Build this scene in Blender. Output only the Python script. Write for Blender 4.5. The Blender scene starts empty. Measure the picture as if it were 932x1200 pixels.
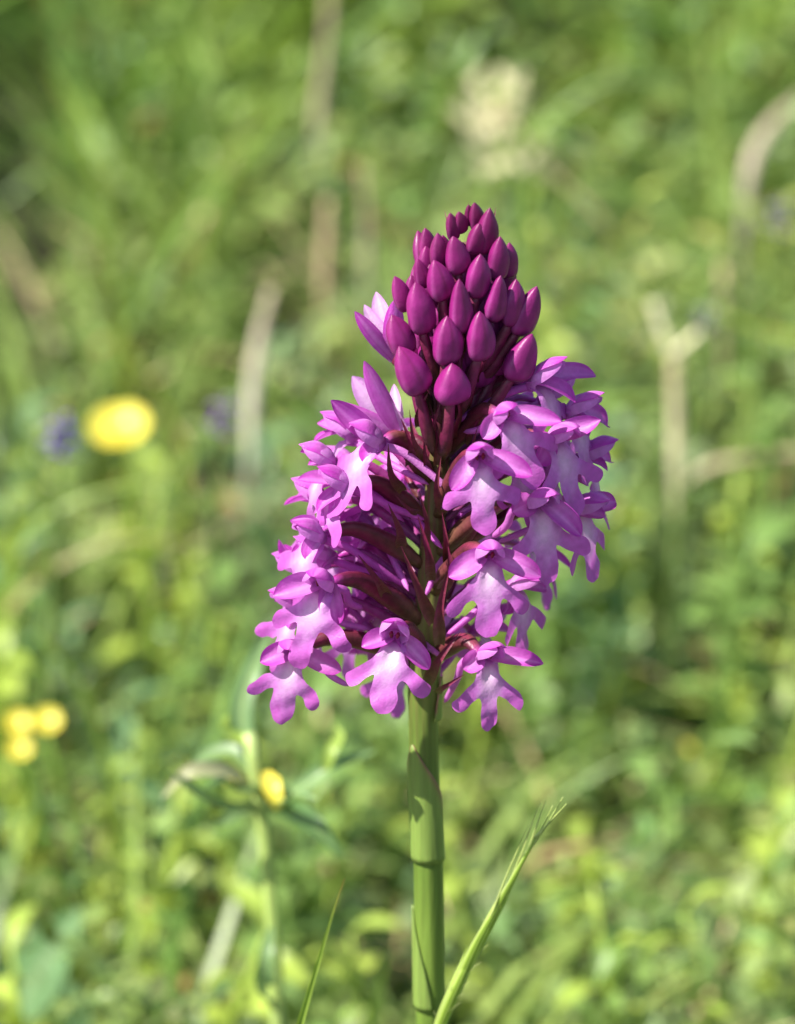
import bpy, math, random
import numpy as np
from mathutils import Vector, Matrix, Euler
from mathutils.geometry import delaunay_2d_cdt

# ------------------------------------------------------------------ camera, sky, sun
random.seed(7); rng = np.random.default_rng(11)
sc = bpy.context.scene
col = sc.collection
TH = math.radians(18.0)          # camera looks 18 degrees down
D = 0.45                         # metres from lens to the flower spike
FPX = 4500.0                     # focal length in photo pixels (photo is 932 x 1200)
ZF = 0.245                       # height of the picture centre on the orchid's own plane
CAM = Vector((0, -D * math.cos(TH), ZF + D * math.sin(TH)))
cd = bpy.data.cameras.new('camera'); cam = bpy.data.objects.new('camera', cd); col.objects.link(cam)
cam.location = CAM; cam.rotation_euler = (math.radians(90) - TH, 0, 0)
cd.sensor_fit = 'VERTICAL'; cd.sensor_height = 36.0; cd.sensor_width = 36.0
cd.lens = 36.0 * FPX / 1200.0
cd.clip_start = 0.01; cd.clip_end = 2000
cd.dof.use_dof = True; cd.dof.focus_distance = 0.441; cd.dof.aperture_fstop = cd.lens / 7.2
cd.dof.aperture_blades = 0
sc.camera = cam

SUN_EL, SUN_AZ = math.radians(50), math.radians(-61)   # azimuth from the camera's back: negative = left
to_sun = Vector((math.sin(SUN_AZ) * math.cos(SUN_EL), -math.cos(SUN_AZ) * math.cos(SUN_EL), math.sin(SUN_EL)))
w = bpy.data.worlds.new('World'); sc.world = w; w.use_nodes = True
nt = w.node_tree; bg = nt.nodes['Background']; sky = nt.nodes.new('ShaderNodeTexSky')
sky.sky_type = 'NISHITA'; sky.sun_disc = False; sky.sun_elevation = SUN_EL
sky.sun_rotation = math.atan2(to_sun.x, to_sun.y); sky.air_density = 1.0; sky.dust_density = 1.0
nt.links.new(sky.outputs[0], bg.inputs[0]); bg.inputs[1].default_value = 0.09
sd = bpy.data.lights.new('sun', 'SUN'); sd.energy = 5.0; sd.angle = math.radians(0.5); sd.color = (1.0, 0.955, 0.87)
sun = bpy.data.objects.new('sun', sd); col.objects.link(sun)
sun.rotation_euler = to_sun.to_track_quat('Z', 'Y').to_euler(); sun.location = (-1, -1, 3)
sc.view_settings.view_transform = 'Standard'; sc.view_settings.look = 'None'
sc.view_settings.exposure = 1.15; sc.view_settings.gamma = 1.0
sc.render.engine = 'CYCLES'; sc.cycles.use_denoising = True
sc.cycles.max_bounces = 8; sc.cycles.transmission_bounces = 6; sc.cycles.sample_clamp_indirect = 6

# ------------------------------------------------------------------ helpers
SLOPE = 0.21
def ground_z(x, y):
    """the bank rises away from the camera and flattens out"""
    y = np.asarray(y, float); x = np.asarray(x, float)
    base = np.where(y < 2.5, SLOPE * y, SLOPE * 2.5 + 1.2 * np.tanh((y - 2.5) * SLOPE / 1.2))
    base = np.where(y < -1.5, SLOPE * -1.5 + 0.5 * np.tanh((y + 1.5) * SLOPE / 0.5), base)
    return base + 0.012 * np.sin(x * 9 + 1.3) * np.cos(y * 7) + 0.006 * np.sin(x * 23 + y * 17)
def gz(x, y): return float(ground_z(x, y))
R_, F_, U_ = Vector((1, 0, 0)), Vector((0, math.cos(TH), -math.sin(TH))), Vector((0, math.sin(TH), math.cos(TH)))
def ray(px, py): return F_ + R_ * ((px - 466) / FPX) - U_ * ((py - 600) / FPX)
def W(px, py, toward=0.0):
    """photo pixel -> point on the upright plane y = -toward (mm) that holds the orchid"""
    d = ray(px, py); t = (-toward * 0.001 - CAM.y) / d.y
    return CAM + d * t
def G(px, py, h):
    """photo pixel -> point at height h (m) above the sloping ground"""
    d = ray(px, py); lo, hi = 0.3, 6.0
    for _ in range(50):
        m = (lo + hi) / 2; p = CAM + d * m
        if p.z - gz(p.x, p.y) > h: lo = m
        else: hi = m
    return CAM + d * lo

def srgb(r, g, b):
    f = lambda c: (c / 255 / 12.92) if c <= 10 else ((c / 255 + 0.055) / 1.055) ** 2.4
    return (f(r), f(g), f(b), 1.0)

def mat(name, use_attr=True, color=(.5, .5, .5, 1), rough=.45, spec=.4, trans=0.0, tint=(1, 1, 1), noise=0.0, nscale=900.0,
        bump=0.0, bscale=3000.0, sss=0.0, coat=0.0, stretch=None):
    m = bpy.data.materials.new(name); m.use_nodes = True
    n = m.node_tree.nodes; l = m.node_tree.links
    p = n['Principled BSDF']; out = n['Material Output']
    p.inputs['Roughness'].default_value = rough; p.inputs['Specular IOR Level'].default_value = spec
    p.inputs['Coat Weight'].default_value = coat
    if use_attr:
        a = n.new('ShaderNodeAttribute'); a.attribute_name = 'col'; c = a.outputs['Color']
    else:
        a = n.new('ShaderNodeRGB'); a.outputs[0].default_value = color; c = a.outputs[0]
    tc = n.new('ShaderNodeTexCoord')
    oc = tc.outputs['Object']
    if stretch:
        mp = n.new('ShaderNodeMapping'); mp.inputs['Scale'].default_value = stretch; l.new(oc, mp.inputs['Vector']); oc = mp.outputs[0]
    if noise:
        t = n.new('ShaderNodeTexNoise'); t.inputs['Scale'].default_value = nscale; t.inputs['Detail'].default_value = 4
        l.new(oc, t.inputs['Vector'])
        r = n.new('ShaderNodeMapRange'); r.inputs[1].default_value = .3; r.inputs[2].default_value = .7
        r.inputs[3].default_value = 1 - noise; r.inputs[4].default_value = 1 + noise
        l.new(t.outputs['Fac'], r.inputs[0])
        mx = n.new('ShaderNodeVectorMath'); mx.operation = 'SCALE'
        l.new(c, mx.inputs[0]); l.new(r.outputs[0], mx.inputs['Scale']); c = mx.outputs[0]
    l.new(c, p.inputs['Base Color'])
    if sss:
        p.inputs['Subsurface Weight'].default_value = sss; p.inputs['Subsurface Scale'].default_value = 0.0008
        p.inputs['Subsurface Radius'].default_value = (1, .4, .8)
    if bump:
        t2 = n.new('ShaderNodeTexNoise'); t2.inputs['Scale'].default_value = bscale; t2.inputs['Detail'].default_value = 3
        l.new(oc, t2.inputs['Vector'])
        b = n.new('ShaderNodeBump'); b.inputs['Strength'].default_value = bump; b.inputs['Distance'].default_value = 0.0003
        l.new(t2.outputs['Fac'], b.inputs['Height']); l.new(b.outputs[0], p.inputs['Normal'])
    if trans:
        tr = n.new('ShaderNodeBsdfTranslucent'); tm = n.new('ShaderNodeVectorMath'); tm.operation = 'MULTIPLY'
        tm.inputs[1].default_value = tint; l.new(c, tm.inputs[0]); l.new(tm.outputs[0], tr.inputs['Color'])
        ms = n.new('ShaderNodeMixShader'); ms.inputs[0].default_value = trans
        l.new(p.outputs[0], ms.inputs[1]); l.new(tr.outputs[0], ms.inputs[2]); l.new(ms.outputs[0], out.inputs['Surface'])
    return m

M_petal = mat('petal', rough=.42, spec=.35, trans=.44, tint=(1.05, .97, 1.05), noise=.10, nscale=1300, bump=.25, bscale=4200)
M_bud = mat('bud', rough=.42, spec=.4, noise=.20, nscale=650, bump=.12, bscale=3800, sss=.06)
M_dark = mat('maroon', rough=.42, spec=.38, noise=.3, nscale=900, bump=.25, bscale=2500)
M_stem = mat('stem', rough=.42, spec=.4, noise=.22, nscale=1400, bump=.22, bscale=2600, sss=.1, stretch=(1, 1, .07))
M_leaf = mat('leaf', rough=.40, spec=.42, trans=.36, tint=(1.15, 1.12, .75), noise=.12, nscale=260)
M_dry = mat('dry_straw', rough=.7, spec=.2, trans=.15, noise=.25, nscale=300)
M_flower = mat('meadow_petal', rough=.35, spec=.5, trans=.25, noise=.06, nscale=500)

def mesh_of(name, V, Fs, cols=None, smooth=True):
    me = bpy.data.meshes.new(name)
    me.from_pydata([tuple(v) for v in V], [], [tuple(f) for f in Fs])
    if smooth: me.polygons.foreach_set('use_smooth', [True] * len(me.polygons))
    if cols is not None:
        a = me.color_attributes.new('col', 'FLOAT_COLOR', 'POINT')
        c = np.ones((len(V), 4), np.float32); cc = np.asarray(cols, np.float32)
        c[:, :3] = cc[:, :3] if cc.ndim == 2 else cc[:3]
        a.data.foreach_set('color', c.ravel())
    me.update(); return me
def obj(name, me, m, parent=None, label=None, cat=None, group=None, kind=None):
    o = bpy.data.objects.new(name, me); col.objects.link(o)
    if m is not None and me is not None and not me.materials: me.materials.append(m)
    if parent is not None: o.parent = parent
    tag(o, label, cat, group, kind); return o
def tag(o, label=None, cat=None, group=None, kind=None):
    if label: o['label'] = label
    if cat: o['category'] = cat
    if group: o['group'] = group
    if kind: o['kind'] = kind
def thing(name, loc, label, cat, group=None):
    o = bpy.data.objects.new(name, None); col.objects.link(o); o.location = loc; o.empty_display_size = 0.01
    tag(o, label, cat, group); return o

def bez(pts, n):
    """smooth curve through control points (Catmull-Rom)"""
    P = [Vector(p) for p in pts]
    if len(P) == 2: return [P[0].lerp(P[1], i / (n - 1)) for i in range(n)]
    # chord-length tangents, so uneven spacing never overshoots
    m = len(P) - 1; h = [max((P[k + 1] - P[k]).length, 1e-9) for k in range(m)]
    T = []
    for k in range(m + 1):
        if k == 0: T.append((P[1] - P[0]) / h[0])
        elif k == m: T.append((P[m] - P[m - 1]) / h[m - 1])
        else: T.append(((P[k] - P[k - 1]) / h[k - 1] * h[k] + (P[k + 1] - P[k]) / h[k] * h[k - 1]) / (h[k] + h[k - 1]))
    cum = [0.0]
    for q in h: cum.append(cum[-1] + q)
    out = []
    for i in range(n):
        u = cum[-1] * i / (n - 1); k = 0
        while k < m - 1 and u > cum[k + 1]: k += 1
        t = (u - cum[k]) / h[k]; t2, t3 = t * t, t * t * t
        out.append(P[k] * (2 * t3 - 3 * t2 + 1) + T[k] * (h[k] * (t3 - 2 * t2 + t)) + P[k + 1] * (3 * t2 - 2 * t3) + T[k + 1] * (h[k] * (t3 - t2)))
    return out
def frames(path, up=Vector((0, 0, 1))):
    fr = []; prev = None
    for i, p in enumerate(path):
        t = (path[min(i + 1, len(path) - 1)] - path[max(i - 1, 0)]).normalized()
        ref = prev if prev is not None else (up if abs(t.dot(up)) < .95 else Vector((0, -1, 0)))
        s = t.cross(ref)
        if s.length < 1e-6: s = t.cross(Vector((1, 0, 0)))
        s.normalize(); nrm = s.cross(t).normalized(); prev = nrm
        fr.append((p, t, s, nrm))
    return fr
def tube(path, rad, seg=10, flat=1.0, ribs=0, ribamp=0.0, cap=True):
    V, Fs = [], []; n = len(path)
    for i, (p, t, s, nn) in enumerate(frames(path)):
        r = rad(i / (n - 1)) if callable(rad) else rad
        for k in range(seg):
            a = 2 * math.pi * k / seg; rr = r * (1 + (ribamp * math.cos(ribs * a) if ribs else 0))
            V.append(p + s * (math.cos(a) * rr) + nn * (math.sin(a) * rr * flat))
    for i in range(n - 1):
        for k in range(seg):
            a, b = i * seg + k, i * seg + (k + 1) % seg
            Fs.append((a, b, b + seg, a + seg))
    if cap:
        V.append(path[0]); c = len(V) - 1
        Fs += [(c, (k + 1) % seg, k) for k in range(seg)]
        V.append(path[-1]); c = len(V) - 1; o = (n - 1) * seg
        Fs += [(c, o + k, o + (k + 1) % seg) for k in range(seg)]
    return V, Fs
def ribbon(path, wid, up, cup=0.0, seg=4, wave=0.0, seed=0):
    """leaf or petal strip: wid(t) half width, cup = how far the edges rise, as a share of the half width"""
    V, Fs, T = [], [], []; n = len(path); rr = random.Random(seed)
    ph = rr.uniform(0, 6)
    for i, p in enumerate(path):
        t = (path[min(i + 1, n - 1)] - path[max(i - 1, 0)]).normalized()
        s = t.cross(up); s.normalize(); nn = s.cross(t).normalized(); h = wid(i / (n - 1))
        for k in range(seg + 1):
            x = 2 * k / seg - 1
            V.append(p + s * (x * h) + nn * (cup * h * x * x + wave * h * math.sin(7 * i / n + 3 * x + ph)))
            T.append((i / (n - 1), x))
    for i in range(n - 1):
        for k in range(seg):
            a = i * (seg + 1) + k; Fs.append((a, a + 1, a + seg + 2, a + seg + 1))
    return V, Fs, T
def lerp3(a, b, t): return [a[i] + (b[i] - a[i]) * t for i in range(3)]

# ------------------------------------------------------------------ ground
def build_ground():
    # one sheet, fine near the flower and coarse out to the horizon
    near = np.linspace(-1.6, 1.6, 65)
    far = np.array([2, 2.6, 3.5, 5, 8, 13, 22, 40, 80, 160, 320, 640])
    xs = np.concatenate([-far[::-1], near, far]); ys = np.concatenate([-far[::-1], near, far])
    X, Y = np.meshgrid(xs, ys); Z = ground_z(X, Y)
    V = np.stack([X, Y, Z], -1).reshape(-1, 3); nx, ny = len(xs), len(ys)
    Fs = [(j * nx + i, j * nx + i + 1, (j + 1) * nx + i + 1, (j + 1) * nx + i) for j in range(ny - 1) for i in range(nx - 1)]
    m = bpy.data.materials.new('meadow_soil'); m.use_nodes = True; n = m.node_tree.nodes; l = m.node_tree.links
    p = n['Principled BSDF']; p.inputs['Roughness'].default_value = .95
    tc = n.new('ShaderNodeTexCoord'); t = n.new('ShaderNodeTexNoise'); t.inputs['Scale'].default_value = 35; t.inputs['Detail'].default_value = 8
    r = n.new('ShaderNodeValToRGB'); e = r.color_ramp.elements
    e[0].position = .35; e[0].color = (.012, .013, .006, 1); e[1].position = .65; e[1].color = (.06, .085, .022, 1)
    x = r.color_ramp.elements.new(.5); x.color = (.03, .026, .014, 1)
    l.new(tc.outputs['Object'], t.inputs['Vector']); l.new(t.outputs['Fac'], r.inputs[0]); l.new(r.outputs[0], p.inputs['Base Color'])
    b = n.new('ShaderNodeBump'); b.inputs['Distance'].default_value = .01; l.new(t.outputs['Fac'], b.inputs['Height']); l.new(b.outputs[0], p.inputs['Normal'])
    obj('ground', mesh_of('ground', V, Fs), m, kind='structure')
build_ground()

# ------------------------------------------------------------------ the orchid
BASE_X = W(505, 1200).x
orchid = thing('orchid', (BASE_X, 0, gz(BASE_X, 0)), 'tall pink and magenta orchid with a pyramid of flowers on a green stem', 'orchid')
O0 = Vector(orchid.location)
def part(name, V, Fs, cols, m, parent=None, label=None):
    """a part given in world coordinates"""
    par = parent or orchid
    if par is orchid: V = [Vector(v) - O0 for v in V]
    return obj(name, mesh_of(name, V, Fs, cols), m, par, label)

# spike axis in photo pixels: (py, px)
AX = [(240, 551), (330, 543), (420, 530), (520, 517), (620, 508), (720, 502), (830, 497)]
def axis_px(py):
    ys = [a[0] for a in AX]; xs = [a[1] for a in AX]
    return float(np.interp(py, ys, xs))
def axis_pt(py): return W(axis_px(py), py)
GREEN_S = srgb(102, 124, 50)[:3]; GREEN_D = srgb(82, 106, 40)[:3]; GREEN_P = srgb(118, 138, 70)[:3]
MAROON = srgb(108, 24, 60)[:3]; MAROON_D = srgb(70, 18, 38)[:3]; MAROON_L = srgb(140, 62, 78)[:3]

def build_stem():
    ctl = [(505, 1200), (503, 1100), (502, 1010), (497, 900), (496, 830), (501, 740), (507, 640), (515, 540), (528, 440), (540, 350), (548, 285)]
    P = [O0 + Vector((0, 0, -.01)), O0.lerp(W(505, 1200), .5)] + [W(*c) for c in ctl]
    path = bez(P, 90)
    zt = W(*ctl[-1]).z; zb = W(500, 830).z; z0 = O0.z
    def rad(i):
        z = path[min(int(i * 89 + .5), 89)].z
        if z > zb:
            u = (z - zb) / (zt - zb); return .00195 * (1 - u) + .0007 * u
        u = (z - z0) / (zb - z0); return .0022 * (1 - u) + .00175 * u
    V, Fs = tube(path, rad, 28, ribs=9, ribamp=.022)
    cols = []
    for v in V:
        u = (v.z - z0) / (zt - z0)
        c = lerp3(GREEN_D, GREEN_S, min(1, max(0, .5 + .5 * math.sin(u * 40)))) 
        if u > .74: c = lerp3(c, MAROON, min(.8, (u - .74) * 5 * (.6 + .4 * math.sin(v.x * 9000))))
        cols.append(c)
    st = part('stem', V, Fs, cols, M_stem)
    # sheath leaf above the node, wrapped round the stem, pointed at its upper left
    def sheath(py0, py1, r0, r1, span0, az0, az1, label, ax_fn):
        V, Fs, cols = [], [], []; n, sg = 22, 18
        for i in range(n):
            t = i / (n - 1); py = py0 + (py1 - py0) * t
            c = W(ax_fn(py), py); r = r0 + (r1 - r0) * t
            half = span0 * (1 - t ** 1.5) + .05; az = az0 + (az1 - az0) * t
            for k in range(sg + 1):
                x = 2 * k / sg - 1; a = az + half * x
                rr = r
                V.append(c + Vector((math.sin(a) * rr, -math.cos(a) * rr, 0)))
                e = abs(x) ** 6 * (.25 + .75 * min(1, t * 1.6)) * (1 if t > .15 else .2)
                cc = lerp3(lerp3(GREEN_P, GREEN_S, .45 + .12 * math.sin(11 * a)), MAROON_L, min(.6, e) if py0 < 1100 else 0)
                cols.append(cc)
        for i in range(n - 1):
            for k in range(sg):
                a = i * (sg + 1) + k; Fs.append((a, a + 1, a + sg + 2, a + sg + 1))
        V = [v - O0 for v in V]
        o = obj('sheath_leaf', mesh_of('sheath_leaf', V, Fs, cols), M_stem, st, label)
        md = o.modifiers.new('thick', 'SOLIDIFY'); md.thickness = .00022; md.offset = 1
    sx = lambda py: float(np.interp(py, [830, 900, 1010, 1100, 1200], [496, 497, 502, 503, 505]))
    sheath(1006, 868, .00188, .00180, 3.0, -.1, -.75, 'pale green sheath with purple edges clasping the stem', sx)
    sheath(1178, 1060, .00194, .00184, 1.3, -1.2, -1.5, None, sx)
    sheath(840, 790, .00208, .0022, .5, 1.25, 1.2, None, sx)
build_stem()

# ---- colours of the flower
C_TIP = srgb(190, 84, 184)[:3]; C_MID = srgb(204, 122, 206)[:3]; C_PALE = srgb(216, 156, 218)[:3]; C_WHITE = srgb(244, 218, 240)[:3]
C_SEP = srgb(188, 62, 178)[:3]; C_SEPP = srgb(226, 150, 224)[:3]; C_BUD = srgb(146, 32, 122)[:3]; C_BUDD = srgb(94, 14, 60)[:3]
MM = .001
def lip_mesh(rr, scale=1.0, shade=0.0):
    """three-lobed lip, hanging from the throat; local axes: x right, -y front, z up"""
    w1 = rr.uniform(4.0, 4.9); d1 = rr.uniform(4.9, 6.0); mid = rr.uniform(8.0, 9.1); mw = rr.uniform(1.0, 1.38)
    asym = rr.uniform(.9, 1.1)
    half = [(1.15, 0), (1.35, .8), (1.45, 1.7), (1.75, 2.4), (2.7, 3.2), (w1 - .5, d1 - 1.5), (w1, d1 - .7), (w1 - .05, d1 - .05),
            (w1 - .55, d1 + .35), (w1 - 1.3, d1 + .05), (2.1, 4.75), (mw + .15, 4.35), (mw - .05, 5.0), (mw + .12, mid - 1.6), (mw - .12, mid - .8), (mw * .55, mid - .22), (0.12, mid + .1)]
    R = [(x * asym + rr.uniform(-.13, .13), v + rr.uniform(-.13, .13)) for x, v in half]
    L = [(-x / asym + rr.uniform(-.13, .13), v + rr.uniform(-.13, .13)) for x, v in half[::-1]]
    outl = [Vector((x, v, 0)) for x, v in R + L]
    # smooth the outline
    sm = bez(outl + [outl[0]], 110)[:-1]
    pts = [Vector((p.x, p.y)) for p in sm]
    h = .42; k = len(pts)
    def inside(q):
        c = False; j = k - 1
        for i in range(k):
            a, b = pts[i], pts[j]
            if (a.y > q.y) != (b.y > q.y) and q.x < (b.x - a.x) * (q.y - a.y) / (b.y - a.y) + a.x: c = not c
            j = i
        return c
    grid = []
    for iy in range(24):
        for ix in range(-14, 15):
            q = Vector((ix * h + (h / 2 if iy % 2 else 0), .2 + iy * h * .87))
            if inside(q) and min((q - p).length_squared for p in pts) > (.22) ** 2: grid.append(q)
    vv, ee, ff, *_ = delaunay_2d_cdt(pts + grid, [], [list(range(k))], 1, 1e-5)
    curl = rr.uniform(-.35, .5); side = rr.uniform(-.02, .08); tw = rr.uniform(-.03, .03); ang0 = math.radians(rr.uniform(28, 42))
    lobeL, lobeR = rr.uniform(-1.0, 1.3), rr.uniform(-1.0, 1.3); wav = rr.uniform(.05, .16); ph = rr.uniform(0, 6); fold = rr.uniform(-.3, .35)
    V, cols = [], []
    bl = 4.2 + rr.uniform(-.5, .8)
    for q in vv:
        x, v = q.x, q.y
        # path: leaves the throat forward-down, then hangs
        a0 = ang0; fwd = 0; dn = 0; st = 12
        for i in range(st):
            s = v * (i + .5) / st; a = a0 + (math.radians(80) - a0) * min(1, max(0, s / bl)) ** .8 + curl * max(0, s - bl) / 4
            fwd += math.cos(a) * v / st; dn += math.sin(a) * v / st
        ridge = .45 * math.exp(-((abs(x) - .95) / .32) ** 2) * math.exp(-((v - 1.5) / 1.0) ** 2)
        chan = -.35 * math.exp(-(x / .7) ** 2) * math.exp(-(v / 2.2) ** 2)
        back = side * x * x + .04 * abs(x) * math.sin(x * 1.7 + v)
        edge = -.12 * abs(math.sin(v * 1.1 + x)); out_ = max(0, abs(x) - 1.9) / 2.6
        back += (lobeL if x < 0 else lobeR) * out_ * out_ + wav * math.sin(2.1 * v + 1.6 * x + ph) * min(1, abs(x) / 2 + max(0, v - 4) / 4)
        if v > 4.5 and abs(x) < 2: back += fold * abs(x) * min(1, (v - 4.5) / 1.5)
        y = -(fwd) - ridge - chan + back + tw * x * v * .5 - edge * .3
        V.append(Vector((x, y, -dn + ridge * .6)) * (MM * scale))
        # pigment: pale throat and centre, stronger colour to the lobes' ends
        dist = math.sqrt((x / 3.0) ** 2 + ((v - 3.0) / 4.4) ** 2)
        dist += .10 * math.sin(x * 3.1 + v * 1.7 + w1 * 9) + .06 * math.sin(x * 6.3 - v * 4.1)
        t = min(1, max(0, (dist - .12) / 1.05)); t = t * t * (3 - 2 * t)
        th_ = math.atan2(x, v - .5 + 1e-6); t = min(1, max(0, t + .07 * math.sin(th_ * 31 + w1 * 20) * min(1, v / 3) + .05 * math.sin(th_ * 53)))
        c = lerp3(C_PALE, C_MID, min(1, t * 2)) if t < .5 else lerp3(C_MID, C_TIP, (t - .5) * 1.5)
        ww = math.exp(-(x / .8) ** 2) * math.exp(-((v - 2.1) / 1.5) ** 2); c = lerp3(c, C_WHITE, .7 * ww)
        if v < .7: c = lerp3(c, C_SEP, .4 * (.7 - v))
        cols.append(lerp3(c, C_TIP, shade))
    Fs = [f if (vv[f[1]] - vv[f[0]]).cross(vv[f[2]] - vv[f[0]]) < 0 else tuple(reversed(f)) for f in ff]
    return V, Fs, cols

def petal_strip(path, hw, up, cup, rr, c0, c1, tipsharp=1.6, n=16, seg=12):
    P = bez([Vector(p) * MM for p in path], n)
    def wid(t):
        a = min(1, (t / .42)) ** .6 if t < .42 else max(0, 1 - ((t - .42) / .58) ** (1.9 * tipsharp)) ** .75
        return hw * MM * max(.06, .45 + .55 * a if t < .42 else a)
    V, Fs, T = ribbon(P, wid, Vector(up), cup, seg, .05, rr.random())
    vn = [rr.uniform(-.16, .16) for _ in range(seg + 1)]; dk = rr.uniform(-.12, .12)
    cols = [lerp3(c0, c1, min(1, max(0, .12 + dk + .7 * t + .3 * x * x - .3 * math.exp(-(x / .2) ** 2) + vn[int((x + 1) / 2 * seg + .5)]))) for t, x in T]
    return V, Fs, cols

florets = []
def floret(px, py, toward, yaw, pitch=0, roll=0, scale=1.0, opening=1.0, sl=(None, None), at=None, seed=None, shade=0.0, sp=None, lip=True):
    """one open flower: px, py = its throat in the photo; toward = mm in front of the axis plane"""
    rr = random.Random(seed if seed is not None else int(px * 7 + py * 13))
    P = W(px, py, toward); scale *= 1.06
    Rm = Euler((0, 0, 0)).to_matrix()
    Rm = Matrix.Rotation(math.radians(yaw), 3, 'Z') @ Matrix.Rotation(math.radians(-pitch), 3, 'X') @ Matrix.Rotation(math.radians(roll), 3, 'Y')
    M = Matrix.Translation(P - O0) @ Rm.to_4x4()
    # column and throat: a small hooded cup, the mesh that carries the others
    V, Fs = [], []; n, sg = 7, 12
    for i in range(n):
        t = i / (n - 1); r = (.55 + .95 * t ** .8) * MM * scale
        for k in range(sg):
            a = 2 * math.pi * k / sg
            V.append(Vector((math.cos(a) * r, (1.2 - 2.0 * t) * MM * scale - math.sin(a) * r * .25 * t, math.sin(a) * r * .95 + .75 * MM * scale * t)))
    for i in range(n - 1):
        for k in range(sg):
            a, b = i * sg + k, i * sg + (k + 1) % sg; Fs.append((a, b, b + sg, a + sg))
    cols = [lerp3(C_SEP, C_PALE, min(1, i / (n - 1) * .9)) for i in range(n) for _ in range(sg)]
    f = obj('floret', mesh_of('floret', V, Fs, cols), M_petal, orchid); f.matrix_local = M
    def sub(name, V, Fs, cols, m=M_petal): return obj(name, mesh_of(name, V, Fs, cols), m, f)
    s = scale
    if lip:
        V, Fs, cols = lip_mesh(rr, s, shade); sub('lip', V, Fs, cols)
    # pollinia pouch: two dark red marks inside the throat
    V, Fs = [], []
    for q in (-.36, .36):
        k0 = len(V); v_, f_ = tube([Vector((q, -.75, 1.25)) * MM * s, Vector((q, -.85, .95)) * MM * s, Vector((q * .8, -.85, .55)) * MM * s], lambda t: (.10 + .16 * math.sin(math.pi * t)) * MM * s, 6)
        V += v_; Fs += [tuple(a + k0 for a in g) for g in f_]
    sub('pollinia', V, Fs, [srgb(112, 22, 50)[:3]] * len(V), M_dark)
    o = opening
    # hood: dorsal sepal with the two petals under it
    V, Fs, cols = petal_strip([(0, .9 * s, .4 * s), (0, -.3 * s, 2.1 * s), (0, -2.1 * s, 3.1 * s), (rr.uniform(-.3, .3), -4.1 * s, 3.1 * s + rr.uniform(-.4, .5))],
                              1.5 * s, (0, 0.4, 1), -.55, rr, C_SEPP, C_SEP)
    sub('dorsal_sepal', V, Fs, cols)
    for sgn in (-1, 1):
        k = rr.uniform(.85, 1.1)
        V, Fs, cols = petal_strip([(sgn * .5 * s, .6 * s, .2 * s), (sgn * 1.25 * s, -.5 * s, 1.5 * s), (sgn * 1.15 * s * k, -2.2 * s, 2.35 * s), (sgn * .35 * s, -3.7 * s, 2.6 * s)],
                                  1.15 * s, (sgn * .9, .2, .55), -.45, rr, C_PALE, C_MID)
        sub('petal', V, Fs, cols)
        ang = sl[0 if sgn < 0 else 1]; ang = math.radians(ang if ang is not None else rr.uniform(-32, 18))
        fw = rr.uniform(.10, .50); ln = rr.uniform(6.0, 7.0) * s
        dx, dz = math.cos(ang) * sgn, math.sin(ang)
        pth = [(sgn * .6 * s, .7 * s, .3 * s), (dx * ln * .38 + sgn * .2, .1 * s - fw * 1.0, .6 * s + dz * ln * .35), (dx * ln * .72, -fw * ln * .5, .7 * s + dz * ln * .7), (dx * ln * 1.0, -fw * ln * .95, .4 * s + dz * ln)]
        upv = Vector((-.35 * dz * sgn, -.75, .75))
        tip = sp[0 if sgn < 0 else 1] if sp else None
        if tip is not None:      # tip measured in the photograph
            td = tip[2] if len(tip) > 2 else toward + 1.0
            e = (M.inverted() @ (W(tip[0], tip[1], td) - O0)) * 1000
            o_ = Vector((sgn * .5 * s, .7 * s, .4 * s)); dv = e - o_
            bow = (Vector((0, -1, .35)) - dv.normalized() * dv.normalized().dot(Vector((0, -1, .35)))) * dv.length * rr.uniform(.08, .16)
            pth = [o_, o_ + dv * .35 + bow, o_ + dv * .72 + bow * .9, e]
            upv = Vector((0, -.8, .6)) - dv.normalized() * dv.normalized().dot(Vector((0, -.8, .6)))
        V, Fs, cols = petal_strip(pth, rr.uniform(1.1, 1.3) * s, upv, rr.uniform(.45, .8), rr, C_SEPP, C_SEP, 1.5)
        sub('sepal', V, Fs, cols)
    # ovary: dark, swollen, from the axis up and out to the back of the flower
    A = axis_pt(at if at is not None else min(815, py + 45)) ; inv = M.inverted()
    A = A + Vector(((P - A).x, (P - A).y, 0)).normalized() * .0012
    a = inv @ (A - O0); b = Vector((0, .9 * MM * s, .1 * MM * s))
    d = b - a; mid1 = a + d * .35 + Rm.inverted() @ Vector((0, 0, .0016)); mid2 = a + d * .78 + Rm.inverted() @ Vector((0, 0, .0018))
    path = bez([a, mid1, mid2, b], 16)
    V, Fs = tube(path, lambda t: (.00055 + .00044 * max(0, math.sin(math.pi * t)) ** 1.2 + (.0002 if t < .5 else 0) * math.sin(math.pi * t * 2)) * s * (1 if toward > 2.5 else .55), 12, ribs=3, ribamp=.12)
    cols = []; olv = rr.uniform(0, .28); OLIVE = srgb(112, 84, 46)[:3]
    for i, v in enumerate(V):
        t = min(1, (i // 12) / 15.0); c = lerp3(lerp3(MAROON_D, MAROON, .5 + .5 * math.sin((i % 12) * 1.57 + t * 6)), OLIVE, olv * (.6 + .4 * math.sin((i % 12) * 1.05 + t * 5)))
        c = lerp3(c, GREEN_D, .45 * max(0, 1 - t * 2.2)); c = lerp3(c, C_SEP, 0 if toward > 2.5 else .35); c = lerp3(c, C_SEP, max(0, (t - .86) / .14) * .7); cols.append(c)
    sub('ovary', V, Fs, cols, M_dark)
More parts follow.
